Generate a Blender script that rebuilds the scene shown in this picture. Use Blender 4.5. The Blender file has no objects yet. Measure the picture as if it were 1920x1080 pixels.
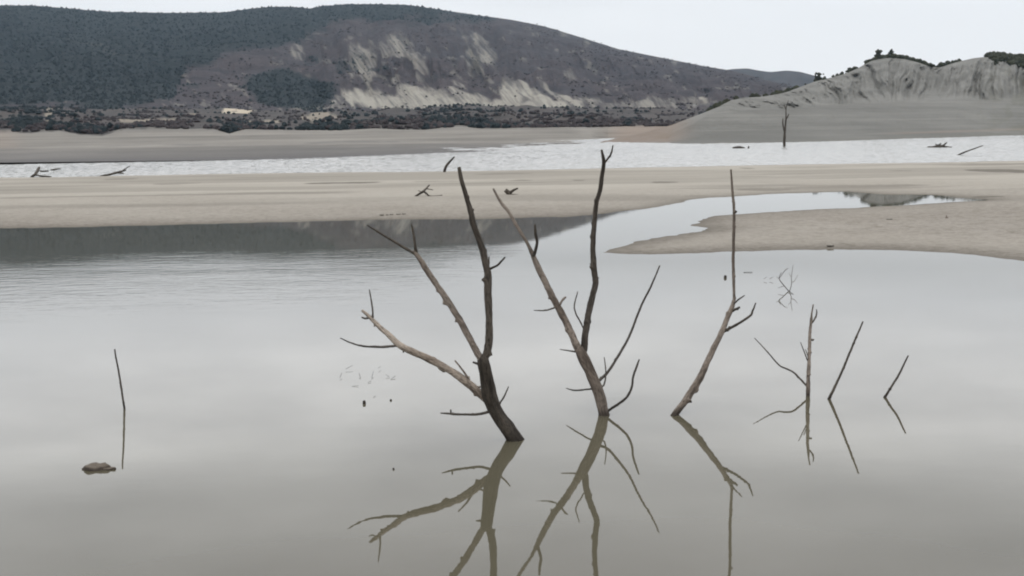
import bpy, math, random
import numpy as np
from mathutils import Vector, Matrix

S = bpy.context.scene
C = S.collection
R = math.radians

# ------------------------------------------------------------------ camera
FPX = 2100.0                      # focal length in pixels of a 1920 wide picture
CAM_H = 3.0
PITCH = math.atan(292 / FPX)
ROLL = 0.0155
F_ = np.array([0, math.cos(PITCH), -math.sin(PITCH)])
_r0 = np.array([1.0, 0, 0])
_u0 = np.array([0, math.sin(PITCH), math.cos(PITCH)])
RT = math.cos(ROLL) * _r0 - math.sin(ROLL) * _u0
UP = math.cos(ROLL) * _u0 + math.sin(ROLL) * _r0
cam_d = bpy.data.cameras.new('camera')
cam = bpy.data.objects.new('camera', cam_d)
C.objects.link(cam)
cam.matrix_world = Matrix(((RT[0], UP[0], -F_[0], 0), (RT[1], UP[1], -F_[1], 0),
                           (RT[2], UP[2], -F_[2], CAM_H), (0, 0, 0, 1)))
cam_d.sensor_width = 36
cam_d.lens = FPX / 1920 * 36
cam_d.clip_start = 0.1
cam_d.clip_end = 20000
S.camera = cam

# ------------------------------------------------------------------ sky
SUN_EL, SUN_AZ = 48, 205          # sun behind the clouds, behind the camera to the left
W = bpy.data.worlds.new('World')
S.world = W
W.use_nodes = True
nt = W.node_tree
nt.nodes.clear()
N = nt.nodes.new
out = N('ShaderNodeOutputWorld'); bg = N('ShaderNodeBackground')
sky = N('ShaderNodeTexSky'); sky.sky_type = 'NISHITA'; sky.sun_disc = False
sky.sun_elevation = R(SUN_EL); sky.sun_rotation = R(SUN_AZ)
tc = N('ShaderNodeTexCoord')
# the overcast layer: a cloud deck, flat near the horizon, mottled and brighter higher up
sep = N('ShaderNodeSeparateXYZ')
nt.links.new(tc.outputs['Generated'], sep.inputs[0])
def wmath(op, a, b=None, clamp=False):
    n = N('ShaderNodeMath'); n.operation = op; n.use_clamp = clamp
    for i, v in enumerate((a, b)):
        if v is None: continue
        if isinstance(v, (int, float)): n.inputs[i].default_value = v
        else: nt.links.new(v, n.inputs[i])
    return n.outputs[0]
zz = wmath('MAXIMUM', sep.outputs['Z'], 0.0)
den = wmath('ADD', zz, 0.12)
cx = wmath('DIVIDE', sep.outputs['X'], den); cy = wmath('DIVIDE', sep.outputs['Y'], den)
comb = N('ShaderNodeCombineXYZ')
nt.links.new(cx, comb.inputs[0]); nt.links.new(cy, comb.inputs[1])
mp = N('ShaderNodeMapping'); mp.inputs['Scale'].default_value = (0.55, 0.8, 1)
mp.inputs['Location'].default_value = (3.1, 1.7, 0)
nt.links.new(comb.outputs[0], mp.inputs[0])
nz = N('ShaderNodeTexNoise'); nz.inputs['Scale'].default_value = 2.3
nz.inputs['Detail'].default_value = 5; nz.inputs['Roughness'].default_value = 0.5
nt.links.new(mp.outputs[0], nz.inputs['Vector'])
cr = N('ShaderNodeValToRGB')
e = cr.color_ramp.elements
e[0].position = 0.32; e[0].color = (0.82, 0.83, 0.85, 1)
e[1].position = 0.70; e[1].color = (1.22, 1.22, 1.21, 1)
nt.links.new(nz.outputs['Fac'], cr.inputs[0])
hz = N('ShaderNodeMapRange'); hz.interpolation_type = 'SMOOTHSTEP'
hz.inputs['From Min'].default_value = 0.06; hz.inputs['From Max'].default_value = 0.26
nt.links.new(zz, hz.inputs[0])
mh = N('ShaderNodeMix'); mh.data_type = 'RGBA'
mh.inputs[6].default_value = (1, 1, 1, 1)
nt.links.new(hz.outputs[0], mh.inputs[0]); nt.links.new(cr.outputs[0], mh.inputs[7])
ce = N('ShaderNodeValToRGB')       # an overcast sky grows brighter towards the zenith
e = ce.color_ramp.elements
e[0].position = 0.0; e[0].color = (0.434, 0.440, 0.448, 1)
e[1].position = 1.0; e[1].color = (1.0, 0.985, 0.965, 1)
for pz, cz in ((0.115, (0.434, 0.440, 0.448, 1)), (0.145, (0.60, 0.612, 0.632, 1)), (0.18, (0.72, 0.73, 0.75, 1)), (0.25, (0.95, 0.955, 0.97, 1)), (0.30, (0.72, 0.73, 0.75, 1)), (0.37, (0.71, 0.715, 0.745, 1)), (0.6, (0.80, 0.80, 0.80, 1))):
    q = e.new(pz); q.color = cz
nt.links.new(zz, ce.inputs[0])
mc = N('ShaderNodeMix'); mc.data_type = 'RGBA'; mc.blend_type = 'MULTIPLY'; mc.inputs[0].default_value = 1
nt.links.new(ce.outputs[0], mc.inputs[6]); nt.links.new(mh.outputs[2], mc.inputs[7])
ms = N('ShaderNodeVectorMath'); ms.operation = 'SCALE'; ms.inputs['Scale'].default_value = 20.5
nt.links.new(mc.outputs[2], ms.inputs[0])
mx = N('ShaderNodeMix'); mx.data_type = 'RGBA'; mx.inputs[0].default_value = 0.985
nt.links.new(sky.outputs[0], mx.inputs[6]); nt.links.new(ms.outputs[0], mx.inputs[7])
nt.links.new(mx.outputs[2], bg.inputs['Color']); bg.inputs['Strength'].default_value = 0.1
nt.links.new(bg.outputs[0], out.inputs[0])

# ------------------------------------------------------------------ sun (veiled)
sd = bpy.data.lights.new('sun', 'SUN'); sd.energy = 0.7; sd.angle = R(20); sd.color = (1, 0.96, 0.9)
so = bpy.data.objects.new('sun', sd); C.objects.link(so)
az = R(SUN_AZ)
tosun = Vector((math.sin(az) * math.cos(R(SUN_EL)), math.cos(az) * math.cos(R(SUN_EL)), math.sin(R(SUN_EL))))
so.rotation_euler = tosun.to_track_quat('Z', 'Y').to_euler()

S.view_settings.view_transform = 'Standard'
S.view_settings.look = 'None'
S.view_settings.gamma = 1.0
S.view_settings.use_curve_mapping = False
S.view_settings.exposure = 0.0
S.render.engine = 'CYCLES'
S.cycles.filter_width = 2.0
S.cycles.max_bounces = 6

# ------------------------------------------------------------------ pixel helpers (photo pixels, 1920 x 1080)
def ray(u, v):
    u = np.asarray(u, float)[..., None]; v = np.asarray(v, float)[..., None]
    return F_ * FPX + RT * (u - 960) + UP * (540 - v)
def ground(u, v, z=0.0):
    r = ray(u, v)
    t = (z - CAM_H) / r[..., 2:3]
    return np.array([0, 0, CAM_H]) + r * t
def at_base(u, v, w):
    """point seen at (u, v) standing on the upright plane whose foot lies in the water at row w"""
    Y = ground(u, w)[..., 1:2]
    r = ray(u, v)
    return np.array([0, 0, CAM_H]) + r * (Y / r[..., 1:2])
def at_dist(u, v, d):
    """point seen at (u, v) at horizontal distance d"""
    r = ray(u, v)
    h = np.hypot(r[..., 0], r[..., 1])
    return np.array([0, 0, CAM_H]) + r * (np.asarray(d, float) / h)[..., None]

# ------------------------------------------------------------------ numpy noise
def _hash(ix, iy, seed):
    h = (ix.astype(np.int64) * 374761393 + iy.astype(np.int64) * 668265263 + seed * 974711) & 0xffffffff
    h = ((h ^ (h >> 13)) * 1274126177) & 0xffffffff
    h = h ^ (h >> 16)
    return (h & 0xffff) / 65535.0
def vnoise(x, y, seed=0):
    x = np.asarray(x, float); y = np.asarray(y, float)
    ix = np.floor(x); iy = np.floor(y)
    fx = x - ix; fy = y - iy
    fx = fx * fx * (3 - 2 * fx); fy = fy * fy * (3 - 2 * fy)
    a = _hash(ix, iy, seed); b = _hash(ix + 1, iy, seed)
    c = _hash(ix, iy + 1, seed); d = _hash(ix + 1, iy + 1, seed)
    return (a * (1 - fx) + b * fx) * (1 - fy) + (c * (1 - fx) + d * fx) * fy
def fbm(x, y, seed=0, oct=4, gain=0.5):
    s = 0; a = 1; t = 0
    for i in range(oct):
        s = s + a * vnoise(x * 2 ** i + 17.3 * i, y * 2 ** i + 9.1 * i, seed + i); t += a; a *= gain
    return s / t * 2 - 1
def sstep(a, b, x):
    t = np.clip((x - a) / (b - a), 0, 1)
    return t * t * (3 - 2 * t)

# ------------------------------------------------------------------ mesh helpers
def mesh_np(name, verts, quads=None, tris=None, smooth=True):
    me = bpy.data.meshes.new(name)
    verts = np.ascontiguousarray(verts, np.float32)
    me.vertices.add(len(verts)); me.vertices.foreach_set('co', verts.ravel())
    loops = []; starts = []; n = 0
    if quads is not None and len(quads):
        loops.append(np.asarray(quads, np.int32).ravel()); starts.append(np.arange(len(quads)) * 4); n = len(quads) * 4
    if tris is not None and len(tris):
        loops.append(np.asarray(tris, np.int32).ravel()); starts.append(n + np.arange(len(tris)) * 3)
    lp = np.concatenate(loops).astype(np.int32); st = np.concatenate(starts).astype(np.int32)
    me.loops.add(len(lp)); me.loops.foreach_set('vertex_index', lp)
    me.polygons.add(len(st)); me.polygons.foreach_set('loop_start', st)
    me.update(calc_edges=True); me.validate()
    me.polygons.foreach_set('use_smooth', [smooth] * len(me.polygons))
    return me
def attr_f(me, name, vals):
    a = me.attributes.new(name, 'FLOAT', 'POINT'); a.data.foreach_set('value', np.ascontiguousarray(vals, np.float32).ravel())
def attr_v(me, name, vals):
    a = me.attributes.new(name, 'FLOAT_VECTOR', 'POINT'); a.data.foreach_set('vector', np.ascontiguousarray(vals, np.float32).ravel())
def grid_quads(nr, nc):
    i = np.arange(nr * nc).reshape(nr, nc)
    return np.stack([i[:-1, :-1], i[:-1, 1:], i[1:, 1:], i[1:, :-1]], -1).reshape(-1, 4)
def link(name, me, mat=None, parent=None):
    o = bpy.data.objects.new(name, me); C.objects.link(o)
    if mat is not None: me.materials.append(mat)
    if parent is not None: o.parent = parent
    return o
def struct(o):
    o['kind'] = 'structure'; return o
def stuff(o, label, cat):
    o['kind'] = 'stuff'; o['label'] = label; o['category'] = cat; return o
def tag(o, label, cat, group=None):
    o['label'] = label; o['category'] = cat
    if group: o['group'] = group
    return o
def empty(name, loc):
    o = bpy.data.objects.new(name, None); C.objects.link(o); o.location = loc
    o.empty_display_size = 0.2
    return o

# ------------------------------------------------------------------ material helper
class MT:
    def __init__(self, name, rough=0.9, spec=0.25):
        self.m = bpy.data.materials.new(name); self.m.use_nodes = True
        self.t = self.m.node_tree; self.b = self.t.nodes['Principled BSDF']
        self.b.inputs['Roughness'].default_value = rough
        self.b.inputs['Specular IOR Level'].default_value = spec
    def n(self, ty): return self.t.nodes.new(ty)
    def l(self, a, b): self.t.links.new(a, b)
    def pos(self): return self.n('ShaderNodeNewGeometry').outputs['Position']
    def attr(self, name, vec=False):
        a = self.n('ShaderNodeAttribute'); a.attribute_name = name
        return a.outputs['Vector' if vec else 'Fac']
    def scale(self, v, s):
        a = self.n('ShaderNodeMapping'); a.inputs['Scale'].default_value = s; self.l(v, a.inputs[0]); return a.outputs[0]
    def noise(self, v, s, det=4, ro=0.55):
        a = self.n('ShaderNodeTexNoise'); a.inputs['Scale'].default_value = s; a.inputs['Detail'].default_value = det
        a.inputs['Roughness'].default_value = ro; self.l(v, a.inputs['Vector']); return a.outputs['Fac']
    def rng(self, v, a, b, c=0.0, d=1.0):
        m = self.n('ShaderNodeMapRange'); self.l(v, m.inputs[0])
        for i, x in zip((1, 2, 3, 4), (a, b, c, d)): m.inputs[i].default_value = x
        return m.outputs[0]
    def math(self, op, a, b=None):
        m = self.n('ShaderNodeMath'); m.operation = op
        for i, v in enumerate((a, b)):
            if v is None: continue
            if isinstance(v, (int, float)): m.inputs[i].default_value = v
            else: self.l(v, m.inputs[i])
        return m.outputs[0]
    def mix(self, f, a, b, mode='MIX'):
        m = self.n('ShaderNodeMix'); m.data_type = 'RGBA'; m.blend_type = mode
        if isinstance(f, (int, float)): m.inputs[0].default_value = f
        else: self.l(f, m.inputs[0])
        for i, v in ((6, a), (7, b)):
            if isinstance(v, tuple): m.inputs[i].default_value = (*v, 1)
            else: self.l(v, m.inputs[i])
        return m.outputs[2]
    def col(self, v):
        if isinstance(v, tuple): self.b.inputs['Base Color'].default_value = (*v, 1)
        else: self.l(v, self.b.inputs['Base Color'])
    def bump(self, h, strength, dist):
        b = self.n('ShaderNodeBump'); b.inputs['Strength'].default_value = strength if isinstance(strength, (int, float)) else 1
        if not isinstance(strength, (int, float)): self.l(strength, b.inputs['Strength'])
        b.inputs['Distance'].default_value = dist
        self.l(h, b.inputs['Height']); self.l(b.outputs[0], self.b.inputs['Normal'])

# ================================================================== WATER
def water_mat():
    k = MT('muddy_water', 0.02, 0.5)
    k.b.inputs['IOR'].default_value = 1.38
    p = k.pos()
    sp = k.n('ShaderNodeSeparateXYZ'); k.l(p, sp.inputs[0])
    big = k.noise(k.scale(p, (0.10, 0.16, 1)), 1, 3)
    silt = k.mix(k.rng(big, 0.35, 0.65), (0.061, 0.055, 0.037), (0.073, 0.067, 0.048))
    k.col(silt)
    # ripple patches: open reservoir beyond the mudflat, and a breezy patch on the left of the pond
    wob = k.math('MULTIPLY', k.math('SUBTRACT', k.noise(k.scale(p, (0.12, 0.3, 1)), 1, 4), 0.5), 9)
    yy = k.math('ADD', sp.outputs['Y'], wob)
    xx = k.math('ADD', sp.outputs['X'], wob)
    near = k.math('MULTIPLY', k.math('MULTIPLY', k.rng(yy, 16.5, 19.5), k.rng(yy, 31, 24)), k.rng(xx, 3.5, -3.5))
    w1 = k.noise(k.scale(p, (1.5, 4.2, 1)), 1, 3, 0.6)
    w2 = k.noise(k.scale(p, (0.15, 0.5, 1)), 1, 3, 0.55)
    h = k.math('ADD', k.math('MULTIPLY', w1, 0.45), k.math('MULTIPLY', w2, 0.9))
    st = k.math('ADD', k.math('MULTIPLY', near, 0.09), 0.006)
    k.bump(h, st, 0.10)
    ro = k.math('ADD', k.math('MULTIPLY', near, 0.05), 0.015)
    k.l(ro, k.b.inputs['Roughness'])
    return k.m
M_WATER = water_mat()
wv = np.array([[-3500, -60, 0], [3500, -60, 0], [3500, 66, 0], [-3500, 66, 0], [3500, 66, -.2], [-3500, 66, -.2], [3500, 900, -.2], [-3500, 900, -.2]], float)
struct(link('pond_water', mesh_np('pond_water', wv, quads=[[0, 1, 2, 3], [3, 2, 4, 5], [5, 4, 6, 7]], smooth=False), M_WATER))
# the open reservoir beyond the mudflat: wind chop, modelled as real waves
def chop_mat():
    k = MT('choppy_water', 0.17, 0.5); k.b.inputs['IOR'].default_value = 1.38; k.col((0.084, 0.078, 0.058)); return k.m
na, nr = 1000, 1500
ang = np.linspace(R(-33), R(33), na); rad = np.exp(np.linspace(math.log(68), math.log(470), nr))
A, D = np.meshgrid(ang, rad)
WX = np.sin(A) * D; WY = np.cos(A) * D
lam = 1.6 + D / 90
ln = np.log(D)
h = np.sin(640 * ln + 7 * fbm(A * 70, ln * 40, 401, 3)) + .7 * np.sin(1010 * ln + 160 * A + 6 * fbm(A * 90, ln * 50, 405, 2)) + .5 * np.sin(820 * ln - 210 * A + 6 * fbm(A * 60 + 9, ln * 60, 409, 2))
calm = .72 + .28 * sstep(-.4, .3, fbm(WX / 90, ln * 7, 411, 3))
amp = .000125 * D * calm * sstep(70, 85, D)
struct(link('open_water', mesh_np('open_water', np.stack([WX, WY, .0 + amp * h], -1).reshape(-1, 3), quads=grid_quads(nr, na)[:, ::-1]), chop_mat()))

# ================================================================== MUDFLAT (polar sheet, raised where the mud stands out of the water)
MUD = [(-420, 342), (-200, 338), (0, 333), (120, 332.5), (200, 330), (400, 326.5), (640, 323), (760, 322.5), (960, 319.5), (1100, 316.5), (1280, 312.5),
       (1500, 308.5), (1700, 305.5), (1920, 301.5), (2150, 298), (2350, 295), (2350, 520), (2100, 508), (1990, 498), (1920, 489), (1840, 479), (1780, 474),
       (1700, 470), (1600, 468), (1480, 468.5), (1400, 471), (1300, 475), (1220, 478), (1165, 477), (1120, 474), (1160, 462), (1200, 450),
       (1250, 441), (1300, 435), (1325, 428), (1290, 423), (1310, 411), (1340, 405), (1400, 400.5), (1480, 396), (1540, 392.5),
       (1640, 387), (1720, 383), (1780, 379), (1840, 376), (1845, 374.5), (1800, 371.5), (1740, 366), (1650, 364.5), (1590, 359.5), (1480, 362.5), (1400, 367),
       (1330, 371), (1290, 377), (1250, 385), (1200, 393), (1150, 399), (1060, 406), (980, 408.5), (900, 410.5), (780, 411.5), (640, 413.5),
       (520, 417), (400, 420.5), (200, 424.5), (60, 427.5), (0, 428.5), (-200, 433), (-420, 440)]
mudp = ground(*np.array(MUD, float).T)[:, :2]
def poly_sdf(px, py, poly):
    """signed distance, positive inside"""
    d = np.full(px.shape, 1e9); ins = np.zeros(px.shape, bool)
    n = len(poly)
    for i in range(n):
        a = poly[i]; b = poly[(i + 1) % n]
        ex, ey = b - a
        wx = px - a[0]; wy = py - a[1]
        t = np.clip((wx * ex + wy * ey) / (ex * ex + ey * ey), 0, 1)
        d = np.minimum(d, (wx - ex * t) ** 2 + (wy - ey * t) ** 2)
        c = (a[1] > py) != (b[1] > py)
        xi = a[0] + (py - a[1]) * ex / (ey if abs(ey) > 1e-9 else 1e-9)
        ins ^= c & (px < xi)
    return np.where(ins, 1, -1) * np.sqrt(d)
na, nr = 900, 560
ang = np.linspace(R(-33), R(33), na)
rad = np.exp(np.linspace(math.log(17), math.log(118), nr))
A, D = np.meshgrid(ang, rad)
X = np.sin(A) * D; Y = np.cos(A) * D
sdf = poly_sdf(X, Y, mudp)
sdf = sdf + 0.5 * fbm(X / 2.2, Y / 2.2, 3, 4) * np.clip((Y - 10) / 40, 0.3, 1.2) + 0.12 * fbm(X / 0.4, Y / 0.5, 8, 2)
rise = np.where(sdf > 0, 0.05 * (1 - np.exp(-sdf / 0.8)) + 0.06 * sstep(1, 9, sdf), np.maximum(sdf * 0.12, -0.5))
lump = 0.016 * fbm(X / 0.8, Y / 1.0, 21, 4) + 0.03 * fbm(X / 7, Y / 5, 31, 3)
Z = rise + lump * sstep(0.0, 1.5, sdf)
# wet patches in the mud
wet = np.exp(-np.clip(sdf, 0, None) / 0.9) * 0.8
streak = fbm(X / 16, Y / 2.1, 51, 4)
wet = np.maximum(wet, 0.55 * sstep(0.22, 0.5, streak) * sstep(45, 60, Y))
wet = np.maximum(wet, 0.35 * sstep(0.15, 0.5, fbm(X / 30, Y / 7, 61, 3)))
for (u, v, wu, wvv, s) in [(645, 346, 70, 1.6, .9), (1880, 323, 75, 4.5, .9), (330, 347, 45, 2.2, .5), (1245, 345, 28, 2.0, .8), (975, 341, 26, 1.3, .7), (1085, 341, 14, 1.3, .8),
                           (940, 329, 60, 1.3, .7), (225, 338.5, 30, 1.8, .7), (1690, 323, 24, 1.2, .7), (1400, 318, 14, 1.6, .6), (1850, 370.5, 40, 1.5, .8), (1440, 357, 70, 2.5, .6),
                           (1600, 352, 160, 2.5, .5), (1330, 369, 60, 2, .5), (1390, 334, 60, 1.2, .45), (820, 343, 60, 1.1, .5), (400, 332, 60, 1.1, .5), (1555, 464, 18, 1.6, .5)]:
    c = ground(u, v)[:2]
    sx = abs(ground(u + wu, v)[0] - c[0]); sy = abs(ground(u, v - wvv)[1] - c[1])
    q = ((X - c[0]) / sx) ** 2 + ((Y - c[1]) / sy) ** 2 + 0.5 * fbm(X / sx * 2.5, Y / sy * 1.2, int(u), 3)
    m = sstep(1.15, 0.55, q)
    wet = np.maximum(wet, s * m); Z = Z - 0.02 * m * (sdf > 1.0)
dry = sstep(0.5, 1.6, sdf) * sstep(5.5, 2.2, sdf) * sstep(40, 30, Y)
me = mesh_np('mudflat', np.stack([X, Y, Z], -1).reshape(-1, 3), quads=grid_quads(nr, na)[:, ::-1])
attr_f(me, 'wet', np.clip(wet, 0, 1)); attr_f(me, 'dry', dry)
def mud_mat():
    k = MT('grey_mud', 1.0, 0.06)
    p = k.pos()
    a = k.noise(k.scale(p, (0.09, 0.13, 1)), 1, 4)
    base = k.mix(k.rng(a, 0.38, 0.62), (0.172, 0.154, 0.137), (0.214, 0.197, 0.178))
    b = k.noise(k.scale(p, (1.1, 0.8, 1)), 1, 6, 0.65)
    base = k.mix(k.rng(b, 0.3, 0.7, 0, 0.65), base, (0.155, 0.14, 0.118))
    c = k.noise(p, 9, 4, 0.7)
    base = k.mix(k.rng(c, 0.42, 0.68, 0, 0.75), base, (0.27, 0.252, 0.22))
    d_ = k.noise(p, 3.2, 5, 0.75)
    base = k.mix(k.rng(d_, 0.48, 0.68, 0, 0.75), base, (0.10, 0.088, 0.072))
    sy = k.n('ShaderNodeSeparateXYZ'); k.l(p, sy.inputs[0])
    base = k.mix(k.math('MULTIPLY', k.rng(k.math('ADD', sy.outputs['Y'], k.math('MULTIPLY', a, 20)), 48, 72), 0.7), base, (0.31, 0.292, 0.256))
    base = k.mix(k.math('MULTIPLY', k.attr('dry'), 0.35), base, (0.28, 0.262, 0.23))
    w = k.attr('wet')
    base = k.mix(k.math('MULTIPLY', w, 0.85), base, (0.07, 0.062, 0.052))
    k.col(base)
    k.bump(k.math('ADD', k.noise(p, 5, 6, 0.7), k.math('MULTIPLY', k.noise(p, 30, 3), 0.3)), 0.6, 0.03)
    return k.m
M_MUD = mud_mat()
struct(link('mudflat', me, M_MUD))

# lake bed and the shore under the camera: one big sheet reaching the horizon, below the water in front, rising behind
gx = np.concatenate([np.linspace(-3600, -60, 12), np.linspace(-50, 50, 21), np.linspace(60, 3600, 12)])
gy = np.concatenate([np.linspace(-300, -20, 8), np.linspace(-16, 8, 13), np.linspace(20, 3900, 20)])
GX, GY = np.meshgrid(gx, gy)
GZ = np.where(GY < 3, 0.12 * (3 - GY), -0.9)
GZ = np.minimum(GZ, 1.5)
struct(link('ground', mesh_np('ground', np.stack([GX, GY, GZ], -1).reshape(-1, 3), quads=grid_quads(len(gy), len(gx))), M_MUD))

# ================================================================== FAR SHORE, MOUNTAIN, MARL HILL
def prof(pts, u):
    p = np.array(pts, float); return np.interp(u, p[:, 0], p[:, 1])
def smooth1(a, n):
    k = np.hanning(n + 2)[1:-1]; k /= k.sum()
    return np.convolve(np.pad(a, n // 2, mode='edge'), k, mode='valid')[:len(a)]

SHORE = [(-600, 311), (0, 303.5), (320, 300), (640, 294.5), (960, 286), (1060, 281), (1110, 276), (1140, 271), (1250, 270), (1330, 268.5), (1470, 266), (1560, 263.5), (1700, 258.5), (1800, 255.5),
         (1860, 253), (1920, 251.5), (2500, 240)]
TERR = [(-600, 280), (0, 274), (230, 273.5), (460, 270.5), (760, 266), (1000, 264), (1150, 262), (1400, 258)]
BANK = [(-600, 250), (0, 247), (60, 247), (110, 243), (150, 250), (190, 252), (230, 243), (400, 243), (430, 252), (460, 243), (640, 243), (700, 240), (800, 241), (860, 236), (900, 240), (1000, 239), (1100, 238), (1400, 236)]
SHELF = [(-600, 205), (0, 201), (330, 205), (560, 207), (700, 203), (900, 199), (1100, 204), (1300, 205), (1500, 196)]
SKYL = [(-600, 30), (-300, 22), (-100, 12), (0, 10), (60, 10), (120, 15), (200, 22), (320, 24), (420, 23), (470, 16), (510, 12.5), (555, 13), (582, 16), (605, 11), (650, 8), (700, 7.5), (760, 8.5), (800, 14), (870, 25),
        (960, 37), (1020, 49), (1080, 67), (1160, 92), (1240, 108), (1320, 124), (1375, 133), (1440, 150), (1500, 165), (1600, 190), (1750, 210), (2500, 225)]

# ---- far shore: gravelly drawdown bank and the scrubby terrace above it
us = np.arange(-560, 1500, 2.2); nu = len(us)
hor = 248 - ROLL * (us - 960)
dsh = CAM_H * FPX / (prof(SHORE, us) - hor)
dsh = np.clip(dsh, 100, 420)
ts = np.linspace(0, 3.0, 130)
ctrl_y = np.stack([prof(SHORE, us) + 1.5, prof(TERR, us), prof(BANK, us) , prof(SHELF, us) - 3])
ctrl_d = np.stack([dsh - 1, dsh + 190, dsh + 260, np.full(nu, 1150.0)])
U, T = np.meshgrid(us, ts)
i0 = np.clip(np.floor(T).astype(int), 0, 2); fr = T - i0
ci = np.arange(nu)[None, :].repeat(len(ts), 0)
fr2 = np.where(i0 == 1, sstep(0, 1, fr), fr)
YY = ctrl_y[i0, ci] * (1 - fr2) + ctrl_y[i0 + 1, ci] * fr2
DD = ctrl_d[i0, ci] * (1 - fr) + ctrl_d[i0 + 1, ci] * fr
P = at_dist(U, YY, DD)
zc = np.stack([at_dist(us, ctrl_y[j], ctrl_d[j])[:, 2] for j in range(4)])
P[..., 2] = np.where(T < 1, zc[0][None] * (1 - T) + zc[1][None] * T, P[..., 2])
nzb = fbm(P[..., 0] / 45, P[..., 1] / 60, 5, 4)
P[..., 2] += nzb * np.where(T < 1, 0.25 * T, np.where(T < 2, 1.0, 1.0 + 6 * np.clip(fr * (1 - fr) * 4, 0, 1)))
P[..., 2] += 0.25 * fbm(P[..., 0] / 7, P[..., 1] / 12, 15, 3) * sstep(0, .4, T)
me = mesh_np('far_shore', P.reshape(-1, 3), quads=grid_quads(len(ts), nu)[:, ::-1])
orange = sstep(1110, 1180, U) * sstep(0.35, 0.9, T) + 0.5 * sstep(60, 0, U) * sstep(.5, 1, T)
damp_reflection = np.clip(sstep(1.0, 0.0, T) * (.75 + .25 * sstep(300, 900, U)) + .5 * sstep(.12, 0, T) + 0.6 * np.exp(-((T - 1.02) / 0.05) ** 2) * sstep(-.25, .3, fbm(U / 60, T * 2, 9, 3)), 0, 1)  # damp lower bank, plus grey painted in for the calm water's reflection
scrub = sstep(1.95, 2.06, T + 0.08 * fbm(U / 22, T * 3, 41, 3))
pale = np.zeros_like(U)
for (u, v, a, b, rot) in [(456, 203, 42, 11, -8), (466, 198, 22, 9, 0), (22, 197, 18, 3, 0), (215, 198, 9, 3, 25), (240, 199, 11, 3.5, 25), (92, 215, 7, 16, 10), (360, 219, 22, 5, 0), (480, 226, 50, 3, 0), (600, 224, 40, 5, 0), (280, 228, 60, 1.5, 0)]:
    c, s = math.cos(R(rot)), math.sin(R(rot))
    du, dv = U - u, YY - v
    q = ((du * c + dv * s) / a) ** 2 + ((-du * s + dv * c) / b) ** 2 + 0.6 * fbm(U / 9, YY / 4, int(u), 3)
    pale = np.maximum(pale, sstep(1.1, 0.6, q) * (0.9 if v < 205 else 0.4))
attr_f(me, 'orange', orange); attr_f(me, 'damp_reflection', damp_reflection); attr_f(me, 'scrub', scrub); attr_f(me, 'pale', pale)
def shore_mat():
    k = MT('shore_gravel', 0.95, 0.15); p = k.pos()
    a = k.noise(k.scale(p, (0.02, 0.02, 0.5)), 1, 5, 0.6)
    base = k.mix(k.rng(a, 0.35, 0.65), (0.13, 0.122, 0.11), (0.185, 0.174, 0.157))
    ring = k.noise(k.scale(p, (0.006, 0.006, 2.2)), 1, 5, 0.75)
    base = k.mix(k.rng(ring, 0.5, 0.66, 0, .55), base, (0.085, 0.08, 0.075))
    base = k.mix(k.rng(ring, 0.48, 0.34, 0, .5), base, (0.235, 0.222, 0.20))
    base = k.mix(k.math('MULTIPLY', k.attr('orange'), 0.25), base, (0.26, 0.165, 0.11))
    base = k.mix(k.math('MULTIPLY', k.attr('damp_reflection'), 0.85), base, (0.075, 0.073, 0.075))
    b = k.noise(p, 0.035, 6, 0.65)
    sc = k.mix(k.rng(b, 0.35, 0.65), (0.030, 0.029, 0.029), (0.058, 0.050, 0.047))
    base = k.mix(k.attr('scrub'), base, sc)
    base = k.mix(k.attr('pale'), base, (0.36, 0.315, 0.245))
    k.col(base); k.bump(k.noise(p, 0.3, 6, 0.7), 0.7, 1.0)
    return k.m
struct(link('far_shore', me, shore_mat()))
shoreP, shoreT, shoreU, shoreY, shoreL = P, T, U, YY, pale

# ---- mountain
um = np.arange(-560, 1800, 2.0); nu = len(um); nt_ = 230
tm = np.linspace(-0.04, 1.25, nt_)
U, T = np.meshgrid(um, tm)
ysky = smooth1(prof(SKYL, um), 9)[None, :] + 0 * T
ybase = prof(SHELF, um)[None, :] + 3 + 0 * T
tt = np.clip(T, 0, 1)
e = 1 - (1 - tt) ** 1.25
YY = ybase + (ysky - ybase) * e
YY = np.where(T > 1, ysky + (T - 1) * 160, YY)
YY = np.where(T < 0, ybase - T * 500, YY)
dfar = 2700 - 500 * sstep(900, 1500, U)
DD = 1080 + (dfar - 1080) * np.clip(T, -0.05, 2)
# gullies: run down and to the right across the right half of the face
gu = (U - 38 * (1 - tt)) / 46
g = 1 - np.abs(fbm(gu, tt * 1.3, 71, 4)) * 2.2
rel = np.clip(4 * tt * (1 - tt), 0, 1)
DD = DD - rel * (150 * g) * (0.35 + 0.65 * sstep(480, 700, U)) - rel * 160 * fbm(U / 170, tt * 2, 81, 3)
P = at_dist(U, YY, DD)
P[..., 2] += rel * 9 * fbm(P[..., 0] / 60, P[..., 1] / 60, 91, 4)
me = mesh_np('mountain', P.reshape(-1, 3), quads=grid_quads(nt_, nu)[:, ::-1])
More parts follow.
